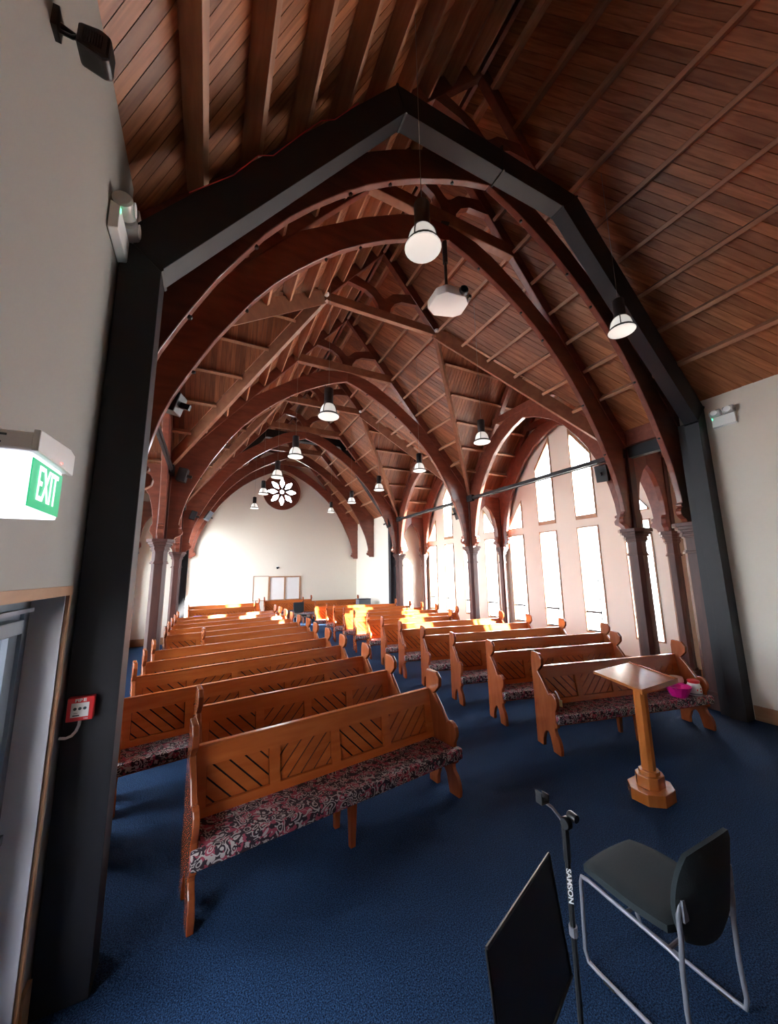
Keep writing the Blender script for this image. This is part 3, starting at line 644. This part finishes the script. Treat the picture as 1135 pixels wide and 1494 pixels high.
# ------------------------------------------------------------------ pews
END = [(-.04, 0), (-.047, .06), (-.04, .12), (-.015, .18), (.02, .215), (.035, .25), (.032, .285), (.005, .29), (-.012, .31), (-.01, .335), (.008, .35), (.008, .48), (-.012, .51), (-.028, .545), (-.032, .59), (-.018, .635), (.012, .665), (.05, .68), (.085, .672), (.105, .655),
       (.20, .785), (.295, .89), (.255, .925), (.208, .975), (.203, 1.055), (.255, 1.115), (.40, 1.125), (.418, 1.05), (.418, .92), (.405, .5), (.40, 0), (.275, 0), (.268, .08), (.24, .155), (.20, .20), (.165, .205), (.135, .17), (.115, .09), (.095, 0)]
def back_frame(u, z, t):   # leaning backrest plane; t thickness towards the rear
    return (u, .30+(z-.45)*.16+t, z)
def make_pew(L, n, detailed):
    r = empty('church_pew')
    for x in (0, L-.045):
        MB().prism(END, [], YZ, x, x+.045).build('end_panel', 'pew_end', r, bevel=.008)
    # cushion with a front nose that wraps the ends
    cu = MB(); out = [(-.004, -.07), (L+.004, -.07), (L+.004, .004), (L-.05, .004), (L-.05, .315), (.05, .315), (.05, .004), (-.004, .004)]
    cu.prism(out, [], lambda u, v, t: (u, v, t), .352, .455); cu.build('seat_cushion', 'cloth', r, bevel=.018, smooth=True)
    MB().box((.045, -.02, .33), (L-.045, .33, .353)).build('seat_board', 'pew_end', r)
    x0, x1 = .045, L-.045; z0, z1, z2, z3 = .44, .515, .775, .905
    st = .085; pw = (x1-x0-st*(n+1))/n
    holes = [[(x0+st*(i+1)+pw*i, z1), (x0+(st+pw)*(i+1), z1), (x0+(st+pw)*(i+1), z2), (x0+st*(i+1)+pw*i, z2)] for i in range(n)]
    bk = MB(); bk.prism([(x0, z0), (x1, z0), (x1, z3), (x0, z3)], holes, back_frame, 0, .028)
    back = bk.build('backrest', 'pew', r)
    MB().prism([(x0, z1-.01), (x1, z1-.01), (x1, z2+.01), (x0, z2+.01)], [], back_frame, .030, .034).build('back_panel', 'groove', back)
    cp = MB(); cp.prism([(x0, z3), (x1, z3), (x1, z3+.018), (x0, z3+.018)], [], back_frame, -.008, .040); cp.build('cap_rail', 'pew', back, bevel=.004)
    joined = MB()
    for i, hq in enumerate(holes):
        (ax, az), (bx, _), (_, bz), _ = hq; sg = 1 if i % 2 else -1   # alternate the slant
        pitch = .118; k = math.floor((az-bx if sg > 0 else az+ax)/pitch)-1
        reg = [(ax+.005, az+.005), (bx-.005, az+.005), (bx-.005, bz-.005), (ax+.005, bz-.005)]
        while k*pitch < (bz-ax if sg > 0 else bz+bx)+pitch:
            a, b = k*pitch+.0085, (k+1)*pitch-.0085
            q = clip(ccw([(ax-1, a+sg*(ax-1)), (bx+1, a+sg*(bx+1)), (bx+1, b+sg*(bx+1)), (ax-1, b+sg*(ax-1))]), ccw(reg))
            if q and abs(area(q)) > .0004:
                if detailed: MB().prism(q, [], back_frame, .021, .031).build('panel_board', 'pew', back)
                else: joined.prism(q, [], back_frame, .021, .031)
            k += 1
    if joined.v: tag(joined.build('panel_boards', 'pew', back), kind='stuff')
    lm = MB()
    for y in (.03, .31):
        m = MB(); q = lambda s, z: [(L/2-s, y-s*.9, z), (L/2+s, y-s*.9, z), (L/2+s, y+s*.9, z), (L/2-s, y+s*.9, z)]
        m.add(q(.022, 0)+q(.032, .332), [(0, 3, 2, 1), (4, 5, 6, 7), (0, 1, 5, 4), (1, 2, 6, 5), (2, 3, 7, 6), (3, 0, 4, 7)]); m.build('leg', 'pew_end', r)
    return r
PROTO = {}
def place_pew(A, B, n, detailed, label, group):
    """A, B: finial positions of its two ends on the plan"""
    A, B = Vector(A), Vector(B); d = B-A; L = round(d.length+.045, 1); th = math.atan2(d.y, d.x)
    key = (round(L, 1), n, detailed)
    if key not in PROTO: PROTO[key] = make_pew(round(L, 1), n, detailed); o = PROTO[key]
    else: o = copy_tree(PROTO[key])
    c, s_ = math.cos(th), math.sin(th); ox, oy = -.022, -.33
    o.location = (A.x+c*ox-s_*oy, A.y+s_*ox+c*oy, 0); o.rotation_euler = (0, 0, th)
    tag(o, label, 'pew', group); return o
LP = [((-.02, 3.29), (2.32, 3.64)), ((0, 4.22), (2.28, 4.55)), ((-.73, 4.87), (2.27, 5.47)), ((-.76, 5.83), (2.24, 6.45)), ((-.76, 6.68), (2.23, 7.33)), ((-.75, 7.6), (2.24, 8.27)), ((0, 8.69), (2.25, 9.2)),
      ((-.73, 9.35), (2.22, 10.02)), ((-.74, 10.28), (2.23, 10.92)), ((-.74, 11.15), (2.24, 11.85)), ((-.73, 12.0), (2.24, 12.78)), ((-.73, 12.95), (2.27, 13.7))]
RP = [((4.0, 3.72), (6.44, 3.22)), ((4.04, 4.67), (6.48, 4.20)), ((4.0, 5.6), (7.28, 4.95)), ((3.94, 6.52), (7.27, 5.91)), ((3.92, 7.45), (7.24, 6.85)), ((3.92, 8.38), (7.25, 7.82)), ((3.96, 9.39), (6.34, 8.97)),
      ((3.92, 10.3), (7.1, 9.65)), ((3.93, 11.25), (7.05, 10.68)), ((3.90, 12.15), (7.0, 11.6)), ((3.93, 13.1), (6.98, 12.5)), ((3.80, 14.2), (7.0, 13.65))]
for i, (a, b) in enumerate(LP):
    short = Vector((b[0]-a[0], b[1]-a[1])).length < 2.6
    place_pew(a, b, 4 if short else 5, i < 6, '%s honey timber pew, %s row from the front, exit door side' % ('short' if short else 'long', ORD[i]), 'pews on the exit door side')
for i, (a, b) in enumerate(RP):
    short = Vector((b[0]-a[0], b[1]-a[1])).length < 2.6
    place_pew(a, b, 4 if short else 6, i < 5, '%s honey timber pew, %s row from the front, lectern side' % ('short' if short else 'long', ORD[i]), 'pews on the lectern side')
place_pew((-.55, 15.6), (1.75, 15.9), 4, False, 'short pew behind the far steel portal carrying a lilac cover', 'pews at the rose window end')
place_pew((-.6, 17.4), (2.1, 17.6), 5, False, 'pew standing second behind the far portal, exit door side', 'pews at the rose window end')
place_pew((4.05, 17.3), (6.7, 17.1), 5, False, 'pew near the rose window wall, next to the dark storage box', 'pews at the rose window end')
place_pew((2.5, 18.55), (4.75, 18.55), 4, False, 'pew backed up to the wall below the hatch window', 'pews at the rose window end')
for x, y, a, t in ((-.2, 15.40, .05, 'lilac cloth cover draped on the far pew seat near the column'), (.45, 15.5, .07, 'second lilac cover, in the middle of the far pew'), (.8, 17.30, .07, 'lilac cover on the pew nearest the rose window wall, exit door side')):
    c = empty('cloth_cover', (x, y, .458), a, t, 'cloth', 'lilac covers on the far pews')
    MB().box((-.16, -.09, 0), (.16, .06, .03)).build('folded_cloth', 'lilac', c, bevel=.01)
    MB().box((-.15, .03, .03), (.15, .06, .26)).build('upright_fold', 'lilac', c, bevel=.01)
# dark upholstered chair and storage box at the far end
fc = empty('far_chair', (3.62, 15.9, 0), .1, 'dark green padded chair standing in the aisle at the rose window end', 'chair')
MB().box((-.22, -.2, .42), (.22, .22, .48)).build('seat', 'seatcloth', fc, bevel=.015); MB().box((-.23, .2, .55), (.23, .25, .98)).build('backrest', 'seatcloth', fc, bevel=.02)
for x in (-.2, .2):
    for y in (-.17, .21): MB().tube([(x, y, 0), (x, y, .43 if y < 0 else .6)], .012).build('leg', 'chrome', fc)
sb = empty('storage_box', (7.05-.35, 16.4, 0), 0, 'grey blue storage box on legs by the far wall', 'box')
MB().box((-.3, -.2, .45), (.3, .2, .95)).build('body', 'alu', sb, bevel=.01); MB().box((-.31, -.21, .95), (.31, .21, .98)).build('lid', 'steel', sb)
for x in (-.27, .27):
    for y in (-.17, .17): MB().box((x-.02, y-.02, 0), (x+.02, y+.02, .45)).build('leg', 'steel', sb)

# ------------------------------------------------------------------ lectern
lc = empty('lectern', (4.03, 2.43, 0), math.radians(3), 'orange timber lectern with sloping desk on an octagonal post', 'lectern')
def octa(a, b, k): return [(a, b*k), (a*k, b), (-a*k, b), (-a, b*k), (-a, -b*k), (-a*k, -b), (a*k, -b), (a, -b*k)]
up = lambda u, v, t: (u, v, t)
MB().prism(octa(.21, .17, .45), [], up, 0, .105).build('base', 'lectern', lc, bevel=.006)
MB().prism(octa(.125, .105, .5), [], up, .105, .21).build('upper_step', 'lectern', lc, bevel=.005)
MB().prism(octa(.085, .08, .5), [], up, .21, .245).build('collar', 'lectern', lc, bevel=.004)
MB().prism(octa(.055, .055, .5), [], up, .245, 1.06).build('post', 'lectern', lc, bevel=.004)
dk = lambda u, v, t: (u-.07, v-.0, 1.105+v*.16+t)
MB().prism([(-.33, -.22), (.33, -.22), (.33, .22), (-.33, .22)], [], dk, 0, .026).build('desk', 'lectern', lc, bevel=.004)
MB().prism([(-.33, -.235), (.33, -.235), (.33, -.22), (-.33, -.22)], [], dk, -.012, .035).build('book_ledge', 'lectern', lc)
MB().prism([(.33, -.235), (.345, -.235), (.345, .22), (.33, .22)], [], dk, -.012, .035).build('side_ledge', 'lectern', lc)
for x in (-.09, .06): MB().prism([(-.15, 1.09), (.13, 1.12), (.06, 1.0), (-.05, 1.0)], [], YZ, x, x+.03).build('bracket', 'lectern', lc)

# ------------------------------------------------------------------ things on the first lectern-side pew
bw = empty('plastic_bowl', (5.93, 3.05, .457), .2, 'pink plastic bowl on the cushion of the pew behind the lectern', 'bowl')
prof = [(.0, .004), (.075, .004), (.13, .10), (.137, .102), (.08, 0), (.0, 0)]
MB().lathe([(.06, 0), (.078, 0), (.135, .115), (.129, .117), (.072, .008), (.0, .008)], 12, cap=False).build('bowl_body', 'pink', bw)
MB().lathe([(.0, .0), (.078, .0), (.078, .003)], 12).build('bowl_base', 'pink', bw)
for s in (1, -1): MB().box((s*.13-.02, -.025, .10), (s*.13+.02, .025, .117)).build('handle', 'pink', bw)
jr = empty('ceramic_jar', (6.19, 2.98, .457), 0, 'white jar with red lid and printed face, beside the pink bowl', 'jar')
MB().lathe([(.055, 0), (.062, .01), (.060, .08), (.050, .105), (.045, .115)], 20).build('jar_body', 'white', jr, smooth=True)
MB().lathe([(.047, .113), (.052, .118), (.052, .132), (.046, .138)], 20).build('lid', 'red', jr, smooth=True)
fm = MB()
for a, z, s_ in ((-.7, .06, .010), (.35, .06, .010), (-.17, .072, .008), (-.17, .045, .008)):
    fm.box((.0605*math.sin(a)-s_*.6, -.0635*math.cos(a)-.001, z-s_), (.0605*math.sin(a)+s_*.6, -.0635*math.cos(a)+.004, z+s_*.6))
fm.build('printed_marking', 'red', jr)
MB().lathe([(.0625, .012), (.0632, .014), (.0632, .022), (.0625, .024)], 20, cap=False).build('green_band', 'green' if False else 'alu', jr)
pt = empty('ceramic_pot', (6.14, 3.17, .457), 0, 'peach topped pot with painted houses, behind the pink bowl', 'pot')
MB().lathe([(.06, 0), (.068, .02), (.068, .10), (.062, .125)], 18).build('pot_body', 'white', pt, smooth=True)
MB().lathe([(.064, .115), (.078, .12), (.078, .15), (.070, .175), (.0, .18)], 18).build('top', 'candle', pt, smooth=True)
pk = MB()
for i in range(9): a = i*2*PI/9; pk.box((.066*math.cos(a)-.010, .066*math.sin(a)-.010, .05), (.066*math.cos(a)+.010, .066*math.sin(a)+.010, .05+.03+.02*(i % 2)))
pk.build('printed_marking', 'ink', pt)
bw.scale = (1.2,)*3; jr.scale = (1.4,)*3; pt.scale = (1.15,)*3
tg = empty('paper_tag', (4.045, 3.445, .60), math.radians(-12), 'small yellow paper tag stuck to the end of the pew behind the lectern', 'tag')
MB().box((-.004, -.055, -.08), (.004, -.005, .0)).build('tag_sheet', plain('yellow paper', (.75, .72, .35), .6), tg)
MB().tube([(0, -.01, .0), (0, .03, .06), (0, .06, .075)], .008).build('tape', 'white', tg)

# ------------------------------------------------------------------ sled-base chair
ch = empty('sled_chair', (2.305, 1.45, 0), 0, 'dark padded chair with grey tube sled frame in front of the lectern', 'chair')
def cushion(nm, pts_fn, nu, nv, thick, parent, mat, rnd=.22):
    vs = []; fs = []
    for layer in (0, 1):
        for j in range(nv+1):
            for i in range(nu+1):
                u, v = -1+2*i/nu, -1+2*j/nv
                # squircle mapping, edges thin out
                su = u*math.sqrt(1-v*v*rnd); sv = v*math.sqrt(1-u*u*rnd)
                e = max(abs(u), abs(v)); t = thick*(1-e**8*.55)
                vs.append(pts_fn(su, sv, t/2 if layer else -t/2))
    n = (nu+1)*(nv+1)
    for layer in (0, 1):
        for j in range(nv):
            for i in range(nu):
                a = layer*n+j*(nu+1)+i; fs.append((a, a+1, a+nu+2, a+nu+1))
    ring = [i for i in range(nu+1)]+[(j+1)*(nu+1)-1+0 for j in range(1, nv+1)]+[nv*(nu+1)+i for i in range(nu-1, -1, -1)]+[j*(nu+1) for j in range(nv-1, 0, -1)]
    for k in range(len(ring)): a, b = ring[k], ring[(k+1) % len(ring)]; fs.append((a, b, b+n, a+n))
    return MB().add(vs, fs).build(nm, mat, parent, smooth=True)
cushion('seat', lambda u, v, t: (u*.25, .03+v*.25, .478+t+.012*u*u-.02*max(0, v)**2), 12, 12, .075, ch, 'seatcloth')
cushion('backrest', lambda u, v, t: (u*.252, -.262+t-.03*(v+.3)+.055*(1-u*u)*-1+.02, .665+v*.235), 12, 10, .045, ch, 'seatcloth', .36)
for s in (-1, 1):
    x = s*.245
    pts = [(x*.92, -.265, .66), (x, -.262, .60), (x, -.262, .50), (x, -.252, .40), (x, -.25, .22), (x, -.26, .06), (x, -.25, .015), (x, -.20, .011), (x, .20, .011), (x, .25, .016), (x, .268, .06), (x, .262, .25), (x, .258, .40), (x, .25, .435), (x, .21, .443), (x, -.20, .425), (x, -.25, .415)]
    MB().tube(pts, .011, 10).build('frame_tube', 'chrome', ch, smooth=True)
    MB().box((x*.96-.035 if s > 0 else x*.96, -.283, .58), (x*.96 if s > 0 else x*.96+.035, -.274, .67)).build('bracket', 'chrome', ch)
    MB().box((x-.014, .10, .0), (x+.014, .16, .012)).build('foot_pad', 'black', ch); MB().box((x-.014, -.2, .0), (x+.014, -.14, .012)).build('foot_pad', 'black', ch)
MB().tube([(-.245, .0, .43), (.245, .0, .43)], .009).build('cross_bar', 'chrome', ch); MB().tube([(-.245, -.2, .425), (.245, -.2, .425)], .009).build('cross_bar', 'chrome', ch)

# ------------------------------------------------------------------ music stand and microphone stand
mt_, ml_, mr_ = Vector((1.13, 1.06, 1.22)), Vector((.68, .86, 1.27)), Vector((1.17, 1.02, .91))
e1 = (ml_-mt_); e2 = (mr_-mt_); e2 = e2-e1*(e2.dot(e1)/e1.dot(e1)); nn = e1.cross(e2).normalized(); nn = nn if nn.dot(mt_-Vector((0, 0, 2.2))) > 0 else -nn
ms = empty('music_stand', (.93, .93, 0), 0, 'black music stand with a solid desk beside the microphone stand', 'music stand'); O_ = Vector((.93, .93, 0))
dsk = MB().add([mt_-O_, ml_-O_, ml_+e2-O_, mt_+e2-O_, mt_-O_+nn*.004, ml_-O_+nn*.004, ml_+e2-O_+nn*.004, mt_+e2-O_+nn*.004], [(0, 3, 2, 1), (4, 5, 6, 7), (0, 1, 5, 4), (1, 2, 6, 5), (2, 3, 7, 6), (3, 0, 4, 7)]).build('desk', 'black', ms)
rim = MB(); cr_ = [mt_-O_, ml_-O_, ml_+e2-O_, mt_+e2-O_, mt_-O_]
for i in range(4): rim.tube([cr_[i], cr_[i+1]], .005, 6)
rim.build('rolled_edge', 'black', ms)
lip = MB(); a0, a1 = ml_+e2-O_, mt_+e2-O_; lip.beam(a0+nn*.02, a1+nn*.02, .004, .05, nn).build('ledge', 'black', ms)
ctr_ = (cr_[0]+cr_[2])/2
MB().tube([ctr_+nn*.01, ctr_+nn*.05+Vector((0, 0, -.10)), Vector((0, 0, .9)), Vector((0, 0, .2))], .011).build('pole', 'black', ms)
for i in range(3):
    a = 2*PI*i/3+.5; MB().tube([(0, 0, .2), (.12*math.cos(a), .12*math.sin(a), .10), (.27*math.cos(a), .27*math.sin(a), .012)], .009).build('leg', 'black', ms)
mk = empty('microphone_stand', (1.455, 1.265, 0), 0, 'slim black microphone stand with white lettering and phone clamp on top', 'microphone stand')
MB().tube([(0, 0, .02), (0, 0, .72)], .011).build('lower_pole', 'black', mk)
MB().tube([(0, 0, .70), (0, 0, .735)], .017).build('clutch', 'chrome', mk)
MB().tube([(0, 0, .73), (0, 0, 1.06)], .0115).build('sleeve', 'black', mk)
MB().tube([(0, 0, .97), (0, 0, 1.10)], .015).build('grip', 'black', mk)
MB().lathe([(.02, -.015), (.024, -.01), (.024, .01), (.02, .015)], 14).build('pivot_knob', 'black', mk, smooth=True).matrix_local = Matrix.Translation((.0, -.01, 1.12)) @ Matrix.Rotation(PI/2, 4, 'Y')
MB().tube([(.0, .0, 1.10), (-.01, .01, 1.13), (-.035, .03, 1.17), (-.06, .05, 1.19)], .007).build('neck', 'chrome', mk)
cm = MB(); cm.box((-.085, .035, 1.185), (-.045, .07, 1.195)); cm.box((-.088, .035, 1.185), (-.082, .07, 1.235)); cm.box((-.048, .035, 1.185), (-.042, .07, 1.22)); cm.build('phone_clamp', 'steel', mk, bevel=.002)
MB().lathe([(.016, -.02), (.02, -.01), (.016, .02)], 10).build('clamp_knob', 'black', mk, smooth=True).matrix_local = Matrix.Translation((.03, -.02, 1.14)) @ Matrix.Rotation(PI/2, 4, 'X')
vd = Vector((0, 0, 0))
# lettering runs down the sleeve and faces the near side
tdir = Vector((-1.455, -1.265, 0)).normalized(); rt = Vector((0, 0, -1)); uv = tdir.cross(rt)
text_part('sleeve_lettering', 'SAMSON', .026, 'white', mk, Matrix(((rt.x, uv.x, tdir.x, tdir.x*.0125), (rt.y, uv.y, tdir.y, tdir.y*.0125), (rt.z, uv.z, tdir.z, .885), (0, 0, 0, 1))), .0005, 1.25, .0006)
for i in range(3):
    a = 2*PI*i/3+1.2; MB().tube([(0, 0, .10), (.12*math.cos(a), .12*math.sin(a), .05), (.28*math.cos(a), .28*math.sin(a), .012)], .009).build('leg', 'black', mk)

# ------------------------------------------------------------------ pendants
def make_lamp():
    r = empty('pendant_lamp')
    MB().lathe([(.055, .125), (.072, .12), (.072, .385), (.066, .395), (.03, .40)], 20).build('housing', 'black', r, smooth=True)
    MB().lathe([(.060, .135), (.090, .115), (.115, .075), (.130, .025), (.137, -.030), (.140, -.048), (.166, -.072), (.160, -.080), (.135, -.074), (.0, -.076)], 24, cap=False).build('glass_shade', 'opal', r, smooth=True)
    c = MB()
    for k in range(24):
        pass
    ring = [(.150, -.045), (.158, -.045), (.158, -.055), (.150, -.055), (.150, -.045)]
    MB().lathe([(.138, -.036), (.152, -.036), (.164, -.058), (.158, -.066), (.138, -.044), (.138, -.036)], 24, cap=False).build('cage_ring', 'black', r)
    for k in range(4):
        a = k*PI/2+.5
        MB().tube([((rr_+.004)*math.cos(a), (rr_+.004)*math.sin(a), z) for rr_, z in ((.066, .14), (.092, .115), (.118, .075), (.133, .025), (.141, -.040))], .0065, 6).build('cage_rib', 'black', r)
    MB().lathe([(.008, .395), (.008, .42)], 8).build('cable_clip', 'chrome', r)
    return r
lamp0 = make_lamp(); first = True
LAMPS = {-1: (1.57, [(2.4, 5.15), (5.27, 4.71), (7.72, 4.78), (10.07, 4.89), (12.95, 5.0), (15.63, 4.94)]), 1: (4.83, [(2.58, 5.44), (5.46, 4.84), (7.91, 4.88), (10.45, 4.9), (12.99, 4.93), (15.63, 4.97)])}
for s in (-1, 1):
    x, lst = LAMPS[s]
    for i, (y, z) in enumerate(lst):
        o = lamp0 if first else copy_tree(lamp0); first = False
        o.location = (x, y, z); o.rotation_euler = (0, 0, .2*i)
        tag(o, 'black caged opal pendant lamp, %s from the near portal, %s row' % (ORD[i], SIDE[s]), 'lamp', 'pendant lamps')
        top = UU(abs(x-XC))+BD-.01
        MB().tube([(0, 0, .39), (0, 0, top-z)], .0035, 5).build('suspension_cord', 'cord', o)

# ------------------------------------------------------------------ projector
pj = empty('projector', (3.16, 4.19, 6.42), math.radians(-14), 'white projector hanging on a black pole from the second truss', 'projector')
MB().prism([(-.30, .10), (-.25, -.20), (-.12, -.30), (.20, -.26), (.31, -.12), (.30, .14), (.18, .22), (-.15, .24)], [], up, -.09, .06).build('case', 'white', pj, bevel=.03, smooth=True)
MB().lathe([(.07, -.05), (.075, .0), (.065, .05), (.05, .055), (.045, .03), (.0, .02)], 18).build('lens', 'black', pj, smooth=True).matrix_local = Matrix.Translation((.16, -.26, .0)) @ Matrix.Rotation(PI/2, 4, 'X')
MB().box((.27, -.22, -.05), (.315, -.10, -.0)).build('vent', 'black', pj)
MB().tube([(0, 0, .06), (0, 0, 1.40)], .024, 10).build('drop_pole', 'black', pj)
MB().tube([(0, 0, .7), (0, 0, 1.40)], .04, 10).build('pole_sleeve', 'black', pj)
MB().box((-.07, -.09, 1.39), (.07, .09, 1.405)).build('mount_plate', 'black', pj)

# ------------------------------------------------------------------ small speakers
def speaker(loc, rz, tilt, size, label, mat='black'):
    r = empty('wall_speaker', loc, rz, label, 'speaker', 'small speakers on the arcades')
    r.rotation_euler = (tilt, 0, rz)
    a, b, c = size
    MB().box((-a, -b, -c), (a, b, c)).build('cabinet', mat, r, bevel=.01)
    MB().box((-a*.85, -b-.006, -c*.9), (a*.85, -b, c*.9)).build('grille', 'steel', r)
    MB().box((-.02, b, -.03), (.02, b+.10, .03)).build('bracket', 'black', r)
    return r
speaker((7.16, 4.55, 4.14), 1.9, -.3, (.11, .09, .17), 'black speaker hung below the tie bar at the nearer gabled bay, lectern side')
speaker((7.13, 9.40, 4.05), 1.4, -.3, (.10, .09, .20), 'black speaker beside the column between the gabled bays, lectern side')
speaker((6.88, 14.05, 4.3), 1.2, -.35, (.10, .09, .20), 'black speaker on the column beside the far portal, lectern side')
speaker((-.45, 4.35, 4.05), -1.9, -.3, (.09, .09, .11), 'black swivel speaker on the second truss, exit door side')
speaker((-.62, 9.0, 4.38), -1.7, -.2, (.10, .09, .15), 'black speaker above the column between the gabled bays, exit door side')
speaker((-.55, 13.9, 4.2), -1.5, -.3, (.10, .09, .15), 'black speaker near the far steel portal, exit door side')
speaker((-.1, 16.6, 4.6), -1.2, -.5, (.10, .09, .20), 'grey speaker on the truss beyond the far portal, exit door side', 'alu')
